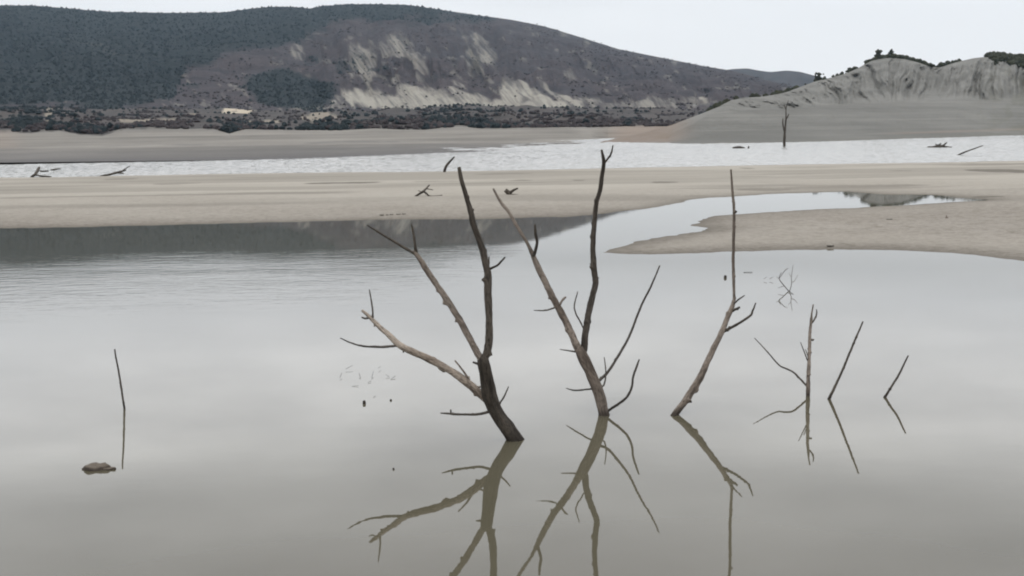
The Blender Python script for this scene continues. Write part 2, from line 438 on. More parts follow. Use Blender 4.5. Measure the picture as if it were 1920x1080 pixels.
# ground cover of the mountain
YB = [(-600, 215), (0, 208), (250, 204), (325, 196), (340, 150), (420, 110), (500, 88), (560, 72), (620, 55), (680, 44), (800, 40), (900, 34), (965, 30), (1040, 40)]
nf = fbm(U / 60, YY / 26, 101, 4)
forest = sstep(-7, 9, prof(YB, um)[None, :] - YY + nf * 26)
wq = ((U - 548 - (YY - 170) * .5) / 85) ** 2 + ((YY - 172) / 36) ** 2 + nf * .5
forest = np.maximum(forest, sstep(1.15, .75, wq))
forest = np.maximum(forest, 0.6 * sstep(0.3, 0.5, fbm(U / 40, YY / 18, 111, 4)) * sstep(900, 700, U))
forest *= 1 - sstep(1000, 1060, U)
rock = np.zeros_like(U); nrk = fbm((U - YY * 0.7) / 9, YY / 20, 121, 4)
nrk2 = fbm(U / 26, YY / 16, 131, 3)
rill = .62 * fbm((U - YY * .95) / 3.4, YY / 30, 137, 3) + .5 * fbm((U - YY * .6) / 8, YY / 22, 139, 4)
for (u, v, a, b, rot, s, hard) in [
        (683, 115, 27, 42, 0, .75, .6), (735, 82, 26, 22, 15, .7, .7), (778, 105, 14, 36, -35, .65, .8), (905, 100, 20, 40, -38, .75, .6), (893, 128, 20, 14, 0, .5, .6), (562, 98, 16, 12, 0, .6, .9),
        (606, 112, 10, 6, 40, .7, .5), (782, 145, 14, 10, 0, .5, .9), (692, 150, 7, 20, 10, .7, .6), (740, 150, 10, 6, 0, .6, .6),
        (686, 184, 50, 20, 0, .95, .35), (790, 184, 46, 26, 20, .95, .35), (838, 186, 40, 13, 32, .95, .3), (872, 186, 34, 12, 32, .9, .35), (905, 190, 26, 12, 32, .95, .35),
        (965, 178, 30, 26, 30, .95, .3), (1005, 182, 62, 14, 33, .98, .3), (1040, 176, 36, 5, 42, .8, .4), (1072, 192, 34, 7, 30, .85, .4), (1110, 190, 30, 12, 0, .8, .6), (1068, 138, 10, 16, -30, .5, .7),
        (1160, 196, 40, 9, 0, .75, .6), (1230, 192, 50, 9, 0, .65, .7), (1300, 192, 40, 8, 0, .6, .7), (862, 158, 20, 4, 38, .7, .4), (1005, 65, 10, 4, 0, .35, .6), (1010, 145, 8, 4, 0, .5, .5),
        (780, 194, 140, 12, 0, .9, .4), (980, 197, 140, 10, 0, .85, .4), (1180, 199, 110, 7, 0, .7, .5), (600, 203, 70, 3, -3, .5, .4), (1318, 188, 14, 4, 15, .9, .3), (432, 161, 6, 3.5, 0, .55, .3), (170, 80, 40, 4, 5, .12, .6), (230, 100, 50, 5, 12, .12, .6)]:
    c, sn = math.cos(R(rot)), math.sin(R(rot))
    du, dv = U - u, YY - v
    q = ((du * c + dv * sn) / a) ** 2 + ((-du * sn + dv * c) / b) ** 2 + (.35 + hard) * (nrk * 1.2 + nrk2 * .8 + .5 * rill)
    rock = np.maximum(rock, s * sstep(1.25, .35, q) * np.clip(.55 + 1.25 * rill + .35 * (s > .8), .08, 1))
specks = 0.32 * sstep(0.30, .6, fbm((U - YY) / 14, YY / 9, 141, 4)) * (1 - forest) * sstep(40, 70, YY)
rock = np.maximum(rock, specks)
forest = forest * (1 - sstep(.3, .7, rock) * .9)
attr_f(me, 'forest', forest); attr_f(me, 'rock', rock)
def mountain_mat():
    k = MT('mountain_ground', 0.95, 0.1); p = k.pos()
    b = k.noise(p, 0.02, 6, 0.65)
    sc = k.mix(k.rng(b, 0.35, 0.65), (0.028, 0.023, 0.026), (0.048, 0.040, 0.043))
    sc = k.mix(k.rng(k.noise(p, 0.006, 4, .6), .4, .65, 0, .6), sc, (0.030, 0.030, 0.036))
    fo = k.mix(k.rng(b, 0.35, 0.65), (0.008, 0.012, 0.014), (0.012, 0.017, 0.019))
    base = k.mix(k.attr('forest'), sc, fo)
    rk = k.mix(k.noise(p, 0.03, 5, 0.6), (0.17, 0.16, 0.14), (0.30, 0.285, 0.245))
    base = k.mix(k.attr('rock'), base, rk)
    k.col(base); k.bump(k.noise(p, 0.05, 6, 0.7), 0.8, 6.0)
    return k.m
struct(link('mountain', me, mountain_mat()))
mtP, mtF, mtR, mtU, mtT, mtY = P, forest, rock, U, T, YY

# ---- distant ridge beyond the mountain's right shoulder
ud = np.arange(1150, 1950, 3.0); td = np.linspace(0, 1.15, 40)
DR = [(1150, 150), (1290, 140), (1340, 134), (1372, 129), (1400, 127.5), (1425, 132), (1445, 134.5), (1475, 131.5), (1500, 134), (1530, 142), (1600, 158), (1750, 180), (1950, 200)]
U, T = np.meshgrid(ud, td)
ys = smooth1(prof(DR, ud), 5)[None, :]
YY = np.where(T <= 1, 225 + (ys - 225) * T, ys + (T - 1) * 200)
P = at_dist(U, YY, 2600 + 900 * T - 120 * np.clip(4 * T * (1 - T), 0, 1) * fbm(U / 40, T * 2, 151, 4))
me = mesh_np('distant_ridge', P.reshape(-1, 3), quads=grid_quads(len(td), len(ud))[:, ::-1])
def ridge_mat():
    k = MT('ridge_ground', 0.95, 0.1); p = k.pos(); b = k.noise(p, 0.012, 6, 0.65)
    k.col(k.mix(k.rng(b, 0.35, 0.65), (0.026, 0.026, 0.029), (0.046, 0.041, 0.043))); return k.m
struct(link('distant_ridge', me, ridge_mat()))

# ---- marl hill on the right
uh = np.arange(1125, 2420, 1.8); nu = len(uh)
CREST = [(1125, 267), (1160, 258), (1200, 250), (1260, 234), (1320, 211), (1345, 201), (1370, 188), (1395, 183), (1430, 181), (1470, 174), (1500, 163), (1530, 152), (1560, 145), (1585, 138), (1610, 127), (1635, 113), (1660, 108), (1690, 109),
         (1720, 116), (1745, 125), (1762, 126), (1790, 117), (1825, 109), (1850, 106), (1880, 108), (1920, 112), (2000, 108), (2150, 118), (2420, 130)]
BRK = [(1125, 268), (1250, 262), (1330, 215), (1400, 207), (1480, 203), (1560, 198), (1700, 193), (1830, 188), (1920, 185), (2420, 175)]
crest = smooth1(prof(CREST, uh), 7); shore = prof(SHORE, uh); brk = np.maximum(prof(BRK, uh), crest + 2 + (shore - crest) * .1)
brk = np.minimum(brk, shore - 1)
hor = 248 - ROLL * (uh - 960)
d0 = np.clip(CAM_H * FPX / (shore - hor), 150, 420)
hgt = sstep(1280, 1640, uh)
ctrl_y = np.stack([shore + 2, shore - (shore - brk) * .18, brk, crest, crest + 25])
ctrl_d = np.stack([d0 - 2, d0 + 25, d0 + 60 + 70 * hgt, d0 + 75 + 330 * hgt, d0 + 110 + 700 * hgt])
th = np.linspace(0, 3.6, 200)
U, T = np.meshgrid(uh, th)
i0 = np.clip(np.floor(T).astype(int), 0, 3); fr = T - i0
ci = np.arange(nu)[None, :].repeat(len(th), 0)
fy = np.where(i0 == 2, 1 - (1 - fr) ** 1.35, fr)
YY = ctrl_y[i0, ci] * (1 - fy) + ctrl_y[i0 + 1, ci] * fy
DD = ctrl_d[i0, ci] * (1 - fr) + ctrl_d[i0 + 1, ci] * fr
tc3 = np.clip(T - 2, 0, 1)
env = np.clip(5 * tc3 * (1 - tc3) , 0, 1) * hgt[None, :]
sl = np.where(uh < 1700, 1, 1)[None, :]
lean = (1 - tc3) * 26 * np.where(U > 1665, .9, -.7)
gu = (U + lean) / 30 + .8 * fbm(U / 50, tc3 * 1.6, 163, 3)
r1 = np.abs(fbm(gu, tc3 * .35, 161, 2)); r2 = np.abs(fbm(gu * 2.6, tc3 * .6 + 5, 167, 2)); r3 = np.abs(fbm(gu * 6, tc3 * 1.0, 173, 2))
rid = (.9 * r1 ** .7 + .55 * r2 ** .75 + .35 * r3) * (.6 + .8 * vnoise(U / 38, tc3 * 1.5, 179)) + .2 * fbm(U / 6, tc3 * 7, 183, 3)
DD = DD - env * (70 * (rid - .6)) - env * 45 * fbm(U / 80, tc3 * .6, 171, 2)
DD = DD - 5 * np.clip(T - .6, 0, 1) * (1 - sstep(1.5, 2.0, T)) * fbm(U / 26, T * 2.2, 181, 4)
P = at_dist(U, YY, DD)
zc = np.stack([at_dist(uh, ctrl_y[j], ctrl_d[j])[:, 2] for j in range(3)])
P[..., 2] = np.where(T < 1, zc[0][None] * (1 - T) + zc[1][None] * T, np.where(T < 2, zc[1][None] * (2 - T) + zc[2][None] * (T - 1), P[..., 2]))
P[..., 2] += 0.5 * fbm(P[..., 0] / 9, P[..., 1] / 14, 191, 4) * sstep(.4, 1.5, T) * (1 - sstep(2.7, 3, T))
me = mesh_np('marl_hill', P.reshape(-1, 3), quads=grid_quads(len(th), nu)[:, ::-1])
attr_f(me, 'cliff', sstep(1.95, 2.05, T + .04 * fbm(U / 30, T, 7, 3)))
attr_f(me, 'orange', np.clip(sstep(1320, 1240, U) * sstep(.6, 1.6, T) + .55 * np.exp(-((YY - shore[None, :] + 9 ) / 2.2) ** 2) * sstep(1620, 1720, U), 0, 1))
attr_f(me, 'damp_reflection', sstep(.5, .1, T))
attr_f(me, 'line', sstep(1400, 1480, U) * np.exp(-((T - 2.0) / .03) ** 2) * sstep(-.2, .3, fbm(U / 40, T, 12, 3)))
veg = sstep(1800, 1930, U) * .5 * sstep(.2, .7, fbm(U / 14, T * 5, 201, 4) + .4) + sstep(0, 6, (U - 1836) * .3 + 104 - YY) * (U > 1836) + sstep(.93, 1.0, tc3) * (T > 2.9) * sstep(1400, 1560, U)
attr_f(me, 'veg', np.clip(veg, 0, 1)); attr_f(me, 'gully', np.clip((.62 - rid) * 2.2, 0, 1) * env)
def marl_mat():
    k = MT('grey_marl', 0.95, 0.12); p = k.pos()
    a = k.noise(k.scale(p, (0.03, 0.03, 0.12)), 1, 5, 0.6)
    flat = k.mix(k.rng(a, 0.35, 0.65), (0.106, 0.105, 0.098), (0.142, 0.14, 0.13))
    cl = k.mix(k.rng(a, 0.35, 0.65), (0.112, 0.111, 0.104), (0.160, 0.158, 0.148))
    ring = k.noise(k.scale(p, (0.006, 0.006, 1.1)), 1, 5, 0.75)
    flat = k.mix(k.rng(ring, 0.5, 0.66, 0, .4), flat, (0.078, 0.077, 0.072))
    flat = k.mix(k.rng(ring, 0.48, 0.36, 0, .4), flat, (0.18, 0.177, 0.165))
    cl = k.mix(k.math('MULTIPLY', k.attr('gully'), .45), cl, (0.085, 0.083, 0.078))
    cl = k.mix(k.rng(k.noise(p, .12, 6, .7), .5, .7, 0, .5), cl, (0.085, 0.085, 0.07))
    base = k.mix(k.attr('cliff'), flat, cl)
    base = k.mix(k.math('MULTIPLY', k.attr('orange'), .26), base, (0.27, 0.17, 0.115))
    base = k.mix(k.math('MULTIPLY', k.attr('line'), .5), base, (0.12, 0.118, 0.11))
    base = k.mix(k.math('MULTIPLY', k.attr('damp_reflection'), .5), base, (0.12, 0.118, 0.105))
    base = k.mix(k.math('MULTIPLY', k.attr('veg'), .6), base, (0.075, 0.075, 0.05))
    k.col(base); k.bump(k.noise(p, 0.25, 6, 0.7), 0.8, 1.2)
    return k.m
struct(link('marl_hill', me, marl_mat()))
hlP, hlT, hlU, hlY = P, T, U, YY

# ================================================================== far vegetation (uncountable masses)
rng = np.random.default_rng(7)
def blob_cloud(name, pts, size, aspect, mat, cone=False):
    """joined small foliage lumps: ragged cones (conifers) or lumpy low domes (scrub)"""
    n = len(pts); seg = 6
    if cone: prof_ = np.array([[.15, 0], [.55, .15], [.42, .38], [.40, .45], [.22, .75], [.03, 1.0]])
    else: prof_ = np.array([[.38, 0], [.56, .3], [.5, .62], [.28, .9], [.05, 1.0]])
    m = len(prof_)
    th = np.linspace(0, 2 * np.pi, seg, endpoint=False)
    ph = rng.uniform(0, 6.28, (n, 1, 1))
    rr = prof_[None, :, 0, None] * (1 + rng.normal(0, .22, (n, m, seg))) * (size * aspect)[:, None, None]
    a = th[None, None, :] + ph
    x = pts[:, 0, None, None] + rr * np.cos(a); y = pts[:, 1, None, None] + rr * np.sin(a)
    z = pts[:, 2, None, None] + (prof_[None, :, 1, None] + rng.normal(0, .04, (n, m, seg))) * size[:, None, None] - size[:, None, None] * .08
    v = np.stack([x, y, z], -1).reshape(-1, 3)
    base = (np.arange(n) * m * seg)[:, None, None]
    ii = np.arange(m - 1)[None, :, None] * seg; jj = np.arange(seg)[None, None, :]; j2 = (jj + 1) % seg
    q = np.stack([base + ii + jj, base + ii + j2, base + ii + seg + j2, base + ii + seg + jj], -1).reshape(-1, 4)
    me = mesh_np(name, v, quads=q, smooth=False)
    attr_f(me, 'tone', np.repeat(rng.uniform(0, 1, n), m * seg))
    return link(name, me, mat)
def leaf_mat(name, a, b):
    k = MT(name, 0.95, 0.1); k.col(k.mix(k.attr('tone'), a, b)); return k.m
M_CON = leaf_mat('conifer_green', (0.012, 0.017, 0.020), (0.018, 0.024, 0.026))
M_SCR = leaf_mat('brown_scrub', (0.027, 0.023, 0.025), (0.048, 0.041, 0.042))
M_BSH = leaf_mat('dark_bush', (0.018, 0.020, 0.013), (0.036, 0.038, 0.025))

def pick(P, wgt, n):
    w = wgt.ravel().clip(0); i = rng.choice(w.size, n, replace=True, p=w / w.sum())
    p = P.reshape(-1, 3)[i].copy(); return p, i
dxy = np.hypot(mtP[..., 0], mtP[..., 1])
okm = (mtT > 0.0) & (mtT < 1.02)
p, i = pick(mtP, np.where(okm, np.clip(mtF - .25, 0, 1), 0), 40000)
p[:, :2] += rng.normal(0, 4, (len(p), 2)); p[:, 2] -= 1.0
stuff(blob_cloud('mountain_forest', p, 1.2 + 3.4 * rng.uniform(0, 1, len(p)) ** 3, rng.uniform(.9, 1.4, len(p)), M_CON, True),
      'dark blue green conifer forest covering the left flank and crest of the mountain', 'forest')
p, i = pick(mtP, np.where(okm & (mtU > 250), (1 - mtF) * (1 - mtR).clip(0, 1) ** 3 * sstep(-.2, .3, fbm(mtU / 30, mtY / 12, 505, 4)), 0), 6000)
p[:, :2] += rng.normal(0, 4, (len(p), 2))
stuff(blob_cloud('mountain_scrub', p, 0.6 + 1.6 * rng.uniform(0, 1, len(p)) ** 2, rng.uniform(1.0, 2.0, len(p)), M_SCR),
      'brownish leafless scrub dotted over the bare right face of the mountain', 'scrub')
# scrub on the terrace along the far shore
den = np.where((shoreT > 2.02), 1.0, 0) * sstep(-.25, .25, fbm(shoreU / 30, shoreT * 6, 211, 4)) * np.exp(-(shoreT - 2) * 1.4)
p, i = pick(shoreP, den * (1 - shoreL).clip(0, 1) ** 6, 7000)
p[:, :2] += rng.normal(0, 2, (len(p), 2))
o = blob_cloud('shore_scrub', p, rng.uniform(0.6, 1.9, len(p)), rng.uniform(1.0, 1.8, len(p)), M_SCR)
stuff(o, 'dark tangled scrub along the terrace above the far shore', 'scrub')
den = np.where((shoreT > 2.0), 1.0, 0) * np.clip(np.exp(-((shoreU - 150) / 45) ** 2) * (shoreT < 2.25) + np.exp(-((shoreU - 60) / 70) ** 2) * (shoreT > 2.15) + np.exp(-((shoreU - 440) / 40) ** 2) * (shoreT < 2.4) * .8
              + np.exp(-((shoreU - 620) / 50) ** 2) * (shoreT < 2.5) * .6 + .7 * np.exp(-((shoreU - 860) / 60) ** 2) + .2 * sstep(-.1, .4, fbm(shoreU / 50, shoreT * 5, 219, 3)), 0, 1)
p, i = pick(shoreP, den * (1 - shoreL).clip(0, 1) ** 6, 2600)
p[:, :2] += rng.normal(0, 2, (len(p), 2))
stuff(blob_cloud('shore_bushes', p, rng.uniform(0.8, 2.6, len(p)), rng.uniform(.9, 1.5, len(p)), M_CON),
      'dark green bushes in clumps on the terrace beyond the far shore', 'bushes')
# dark wood on the marl hill's crest at the right edge and low growth along its crest line
tc3 = np.clip(hlT - 2, 0, 1.4)
den = np.where((hlT > 2.4) & (hlT < 3.2) & (hlU > 1838), 1.0, 0) * sstep(-1, 5, (hlU - 1838) * .28 + 106 - hlY + 3 * fbm(hlU / 9, hlT * 8, 207, 3))
p, i = pick(hlP, den, 3000)
stuff(blob_cloud('hilltop_wood', p, rng.uniform(1.6, 4.0, len(p)), rng.uniform(.8, 1.2, len(p)), M_BSH),
      'dense dark wood spilling over the crest of the grey hill at the right edge', 'wood')
den = np.where((hlT > 2.97) & (hlT < 3.12), 1.0, 0) * np.clip(np.exp(-((hlU - 1695) / 36) ** 2) * 1.2 + .8 * np.exp(-((hlU - 1645) / 16) ** 2) + .5 * np.exp(-((hlU - 1775) / 18) ** 2) + .5 * np.exp(-((hlU - 1535) / 10) ** 2)
      + .25 * np.exp(-((hlU - 1580) / 16) ** 2) + .7 * np.exp(-((hlU - 1470) / 20) ** 2) + .35 * np.exp(-((hlU - 1420) / 8) ** 2) + .7 * np.exp(-((hlU - 1350) / 16) ** 2) + .006 * (hlU > 1380), 0, 1)
p, i = pick(hlP, den, 560)
stuff(blob_cloud('crest_bushes', p, (.7 + 2.3 * rng.uniform(0, 1, len(p)) ** 2.5) * (0.55 + .45 * sstep(1400, 1640, hlU.ravel()[i])), rng.uniform(.8, 1.4, len(p)), M_BSH),
      'low dark bushes fringing the crest line of the grey marl hill', 'bushes')
# the single trees that stand out on the hill
def crest_tree(u, dv, h, wd, label):
    j = int(np.argmin(abs(hlU[0] - u))); r = int(np.argmin(abs(hlT[:, 0] - 3.0)))
    b = hlP[r, j].copy()
    if dv:
        r = int(np.argmin(abs(hlT[:, 0] - dv))); b = hlP[r, j].copy()
    t = empty('hill_tree', b)
    n = 46
    q = np.stack([rng.normal(0, wd * .3, n), rng.normal(0, wd * .3, n), h * (.05 + .8 * rng.uniform(0, 1, n) ** 1.1)], -1)
    q[:, :2] *= (1.15 - q[:, 2:3] / h * .75)
    crown = blob_cloud('crown', q, np.full(n, h * .2) * rng.uniform(.6, 1.2, n), rng.uniform(.8, 1.3, n), M_BSH)
    crown.parent = t
    tr = link('trunk', tube_mesh('trunk', [(0, 0, -.5), (.05, 0, h * .4), (0, .05, h * .85)], [h * .05, h * .035, h * .01], 6), M_BARK_DARK, t)
    tag(t, label, 'tree')

# ================================================================== dead trees
def catmull(P, n):
    P = np.asarray(P, float)
    if len(P) == 2:
        t = np.linspace(0, 1, n)[:, None]; return P[0] * (1 - t) + P[1] * t
    Q = np.vstack([2 * P[0] - P[1], P, 2 * P[-1] - P[-2]])
    seg = np.linalg.norm(np.diff(P[:, :3], axis=0), axis=1); cs = np.concatenate([[0], np.cumsum(seg)])
    s = np.linspace(0, cs[-1], n)
    i = np.clip(np.searchsorted(cs, s, side='right') - 1, 0, len(P) - 2)
    t = ((s - cs[i]) / np.maximum(seg[i], 1e-9))[:, None]
    a, b, c, d = Q[i], Q[i + 1], Q[i + 2], Q[i + 3]
    return .5 * (2 * b + (c - a) * t + (2 * a - 5 * b + 4 * c - d) * t ** 2 + (3 * b - a - 3 * c + d) * t ** 3)
_tseed = [0]
def tube_mesh(name, pts, rads, seg=12, step=None, knots=0.10):
    """a knobbly tapered limb through pts; rings follow the bends, radius wanders, ends are closed"""
    pts = np.asarray(pts, float); rads = np.asarray(rads, float)
    _tseed[0] += 1; sd = _tseed[0] * 13
    L = np.linalg.norm(np.diff(pts, axis=0), axis=1).sum()
    if step is None: step = max(rads.mean() * 0.5, L / 200)
    n = int(np.clip(L / step, 4, 210))
    Q = catmull(np.hstack([pts, rads[:, None]]), n)
    c = Q[:, :3]; r = np.maximum(Q[:, 3], rads.min() * .5)
    s = np.linspace(0, L, n)
    rm = rads.mean()
    c = c + np.stack([fbm(s / (rm * 9), s * 0 + k_ + .5, sd + k_, 3) for k_ in (1, 5, 9)], -1) * rm * .28 * np.clip(np.minimum(s, L - s) / (rm * 4 + 1e-6), 0, 1)[:, None]
    tan = np.gradient(c, axis=0); tan /= np.linalg.norm(tan, axis=1)[:, None]
    ref = np.array([0.0, 1.0, 0.0]) if abs(tan[0, 1]) < .9 else np.array([1.0, 0, 0])
    nrm = np.cross(tan[0], ref); nrm /= np.linalg.norm(nrm)
    th = np.linspace(0, 2 * np.pi, seg, endpoint=False)
    KN = [(rng.uniform(.05, .95) * L, rng.uniform(0, 6.28), rng.uniform(.25, .95), rng.uniform(.35, .8)) for _ in range(int(np.clip(L / (rm * 9), 1, 9)))]
    V = []; B = []
    for i in range(n):
        nrm = nrm - tan[i] * np.dot(nrm, tan[i]); nrm /= np.linalg.norm(nrm)
        bi = np.cross(tan[i], nrm)
        cs, sn = np.cos(th), np.sin(th)
        w = 1 + knots * 1.6 * fbm(cs * 1.3 + 3 + s[i] / (rm * 5), sn * 1.3 + s[i] / (rm * 5), sd + 40, 3) + knots * .8 * fbm(np.full(seg, s[i] / (rm * 2.2)), cs * .5 + 7, sd + 60, 2)
        rr = r[i] * w
        if knots > .05:
            for (ks, ka, kh, kw) in KN:
                dd = (s[i] - ks) / (kw * r[i]); da = np.angle(np.exp(1j * (th - ka)))
                rr = rr + r[i] * kh * np.exp(-dd * dd - (da / .55) ** 2)
        V.append(c[i] + (cs * rr)[:, None] * nrm + (sn * rr)[:, None] * bi)
        B.append(np.stack([cs * rm * 1.0, sn * rm * 1.0, np.full(seg, s[i] * .22)], -1))
    V = np.array(V).reshape(-1, 3); B = np.array(B).reshape(-1, 3)
    q = []
    for i in range(n - 1):
        a = i * seg + np.arange(seg); b = i * seg + (np.arange(seg) + 1) % seg
        q.append(np.stack([a, b, b + seg, a + seg], -1))
    q = np.concatenate(q)
    nv = len(V)
    V = np.vstack([V, c[0] - tan[0] * r[0] * .3, c[-1] + tan[-1] * r[-1] * .5]); B = np.vstack([B, B[0], B[-1]])
    ar = np.arange(seg); a2 = (ar + 1) % seg
    t1 = np.stack([np.full(seg, nv), a2, ar], -1); e0 = (n - 1) * seg
    t2 = np.stack([np.full(seg, nv + 1), e0 + ar, e0 + a2], -1)
    me = mesh_np(name, V, quads=q, tris=np.vstack([t1, t2]))
    attr_v(me, 'bark', B + rng.uniform(-5, 5, 3) * 0 + sd * .37)
    return me
def bark_mat(name, dark, mid, light, amt):
    k = MT(name, 0.85, 0.25)
    b = k.attr('bark', True)
    n1 = k.noise(b, 22, 6, 0.65); n2 = k.noise(b, 90, 4, 0.6); n3 = k.noise(b, 6, 4, 0.6)
    base = k.mix(k.rng(n1, 0.42, 0.60), dark, mid)
    base = k.mix(k.rng(n3, 0.5 - amt * .3, 0.75 - amt * .3, 0, .85), base, light)
    base = k.mix(k.rng(n2, 0.5, 0.66, 0, .75), base, (dark[0] * .4, dark[1] * .4, dark[2] * .4))
    sp = k.n('ShaderNodeSeparateXYZ'); k.l(k.pos(), sp.inputs[0])
    wetz = k.math('ADD', sp.outputs['Z'], k.math('MULTIPLY', k.math('SUBTRACT', n1, .5), .12))
    base = k.mix(k.rng(wetz, 0.10, 0.03, 0, .8), base, (0.018, 0.014, 0.011))
    k.col(base)
    k.bump(k.math('ADD', n1, k.math('MULTIPLY', n2, .5)), 1.0, 0.03)
    return k.m
M_BARK = bark_mat('weathered_bark', (0.055, 0.043, 0.034), (0.125, 0.10, 0.082), (0.225, 0.19, 0.16), .5)
M_BARK_DARK = bark_mat('dark_bark', (0.022, 0.018, 0.014), (0.05, 0.041, 0.033), (0.10, 0.086, 0.07), .2)
M_BARK_TAN = bark_mat('bare_tan_wood', (0.10, 0.078, 0.06), (0.21, 0.17, 0.135), (0.32, 0.275, 0.23), .6)
M_TWIG = bark_mat('grey_twig', (0.03, 0.026, 0.022), (0.065, 0.056, 0.048), (0.11, 0.098, 0.085), .3)

def limb(name, pix, mat, parent, origin, seg=12, knots=.10, sink=None):
    """pix: (u, v, w, diameter in pixels) along the limb; local to the tree's base"""
    a = np.array(pix, float)
    p = at_base(a[:, 0], a[:, 1], a[:, 2])
    dist = np.linalg.norm(p - np.array([0, 0, CAM_H]), axis=1)
    r = a[:, 3] * .94 / 2 * dist / FPX
    if sink:                                   # carry on below the water
        dr = p[0] - p[1]; dr = dr / max(abs(dr[2]), 1e-3) * sink
        dr[2] = -sink
        p = np.vstack([p[0] + dr, p]); r = np.concatenate([[r[0] * 1.05], r])
    me = tube_mesh(name, p - np.array(origin), r, seg, knots=knots)
    return link(name, me, mat, parent)
def root(name, u, v, label, cat, group=None):
    o = empty(name, ground(u, v)); tag(o, label, cat, group); return o, np.array(o.location)
def tw(pix, parent, org, mat=None, seg=7):
    return limb('twig', pix, mat or M_TWIG, parent, org, seg, knots=.12)

# ---- tree with the three limbs (left of centre)
t, og = root('dead_tree', 964, 824, 'dark dead tree with three bare limbs rising from the water, left of the forked one', 'dead tree')
limb('trunk', [(963, 822, 824, 31), (948, 799, 825, 29), (931, 774, 826, 28), (917, 742, 827, 29), (911, 706, 830, 27), (906, 680, 832, 26), (905, 668, 832, 20)], M_BARK_DARK, t, og, 18, .13, .5)
b = limb('branch', [(905, 690, 832, 15), (909, 672, 832, 16.5), (914, 655, 832, 15.5), (917, 630, 832, 15.5), (917, 599, 832, 14.5), (915, 560, 832, 15), (915.5, 519, 832, 15), (911, 497, 832, 14), (902, 459, 831, 13),
                (888, 420, 831, 12), (884, 401, 831, 11), (875, 372, 830, 9.5), (866, 341, 830, 8.8), (860.5, 314, 830, 7.5)], M_BARK_DARK, t, og, 14)
tw([(913, 510, 832, 5), (921, 503, 832, 5), (933, 497, 832, 4.5), (941, 489, 832, 4), (947, 482, 832, 3)], b, og, M_BARK_DARK)
tw([(916, 506, 832, 3.5), (917, 494, 832, 3), (917, 481, 832, 2.5)], b, og, M_BARK_DARK)
tw([(884, 399, 831, 5), (888, 392, 831, 4)], b, og, M_BARK_DARK)
b = limb('branch', [(906, 686, 832, 14), (900, 670, 832, 14), (890, 652, 831, 13), (873, 620, 829, 13), (852, 584, 827, 13), (830, 550, 825, 12.5), (806, 517, 823, 12), (790, 491, 822, 10.5), (780, 476, 821, 9), (777, 469, 821, 6)], M_BARK, t, og, 14)
tw([(781, 479, 821, 7), (778.5, 459, 821, 6), (775.5, 439, 820, 5), (771.5, 420, 820, 3)], b, og, M_BARK_DARK, 9)
tw([(783, 480, 821, 7), (775, 474, 821, 6), (759, 465, 820, 5.5), (739, 453, 818, 5), (719, 441, 816, 4), (700, 429, 815, 3), (688, 422, 814, 2)], b, og, M_BARK_DARK, 9)
b = limb('branch', [(920, 757, 825, 13), (906, 744, 823, 15), (887, 727, 822, 16), (857, 703, 820, 15), (825, 684, 817, 14), (786, 665, 813, 14), (750, 647, 810, 13), (724, 623, 807, 11), (700, 601, 804, 9), (688, 590, 803, 7), (679, 582, 802, 5)], M_BARK_TAN, t, og, 14)
b['label'] = 'pale tan limb reaching low to the left'
tw([(697, 600, 804, 4.5), (699, 594, 804, 4), (697.5, 572, 803, 3.5), (692.5, 543, 802, 2.3)], b, og)
tw([(692, 596, 804, 4.5), (684, 597, 803, 4), (678, 595, 803, 3)], b, og)
tw([(752, 649, 810, 5), (740, 648.5, 810, 5), (715, 650.5, 811, 5), (679, 648.5, 813, 4), (656, 642, 814, 3), (638, 634, 815, 2)], b, og)
tw([(757, 655, 811, 4), (756, 661, 811, 3)], b, og)
tw([(893, 730, 822, 6), (884, 722, 822, 5.5), (872, 700, 821, 4.5), (853, 676, 819, 3)], b, og, M_BARK)
tw([(897, 735, 822, 5), (893, 727, 822, 4.5), (902, 725, 823, 4), (910, 724, 824, 4)], b, og, M_BARK)
tw([(917, 772, 826, 6), (900, 776, 826, 5.5), (881, 777, 827, 5), (845, 776, 829, 4.5), (826, 774.5, 831, 2.5)], t, og)
tw([(846, 777, 829, 4), (845, 768, 829, 3)], t, og)
tw([(934, 765, 826, 5), (938, 755, 825, 4), (945, 744, 823, 3.5), (953.5, 725, 819, 2.2)], t, og)
tw([(903, 685, 831, 6), (893, 681, 830, 5), (887, 679, 829, 4)], t, og, M_BARK_DARK)
tw([(962, 815, 825, 9), (966, 803, 825, 6)], t, og, M_BARK_DARK)

# ---- forked tree (centre)
t, og = root('dead_tree', 1133, 777, 'forked dead tree with two tall limbs in the water, just right of the picture centre', 'dead tree')
limb('trunk', [(1133, 776, 778, 22), (1128, 755, 777, 22), (1121, 732, 777, 22), (1105, 696, 776, 22), (1091, 665, 775, 22), (1085, 653, 775, 18)], M_BARK, t, og, 18, .12, .5)
b = limb('branch', [(1094, 672, 775, 15), (1082, 649, 774, 15), (1064, 610, 769, 14), (1043, 569, 763, 13.5), (1024, 532, 759, 12.5), (1012, 507, 758, 12), (1003, 487, 757, 11), (997, 473, 756, 9), (986, 452, 755, 6.5), (969, 424, 754, 6.8),
                (953, 396, 753, 6.5), (939, 379, 752, 6), (925, 354, 751, 4)], M_BARK, t, og, 14)
tw([(1000, 481, 757, 8), (1004, 470, 757, 7), (1007, 454, 757, 6), (1004.5, 438, 757, 5.5), (1003, 421, 757, 4.5)], b, og, M_BARK_DARK, 9)
tw([(1043, 576, 763, 4), (1034, 579, 763, 3.5), (1022, 582, 763, 3), (1001, 582, 763, 1.8)], b, og)
tw([(1050, 571, 764, 5), (1055, 562, 764, 4.5), (1061, 557, 764, 4)], b, og, M_BARK)
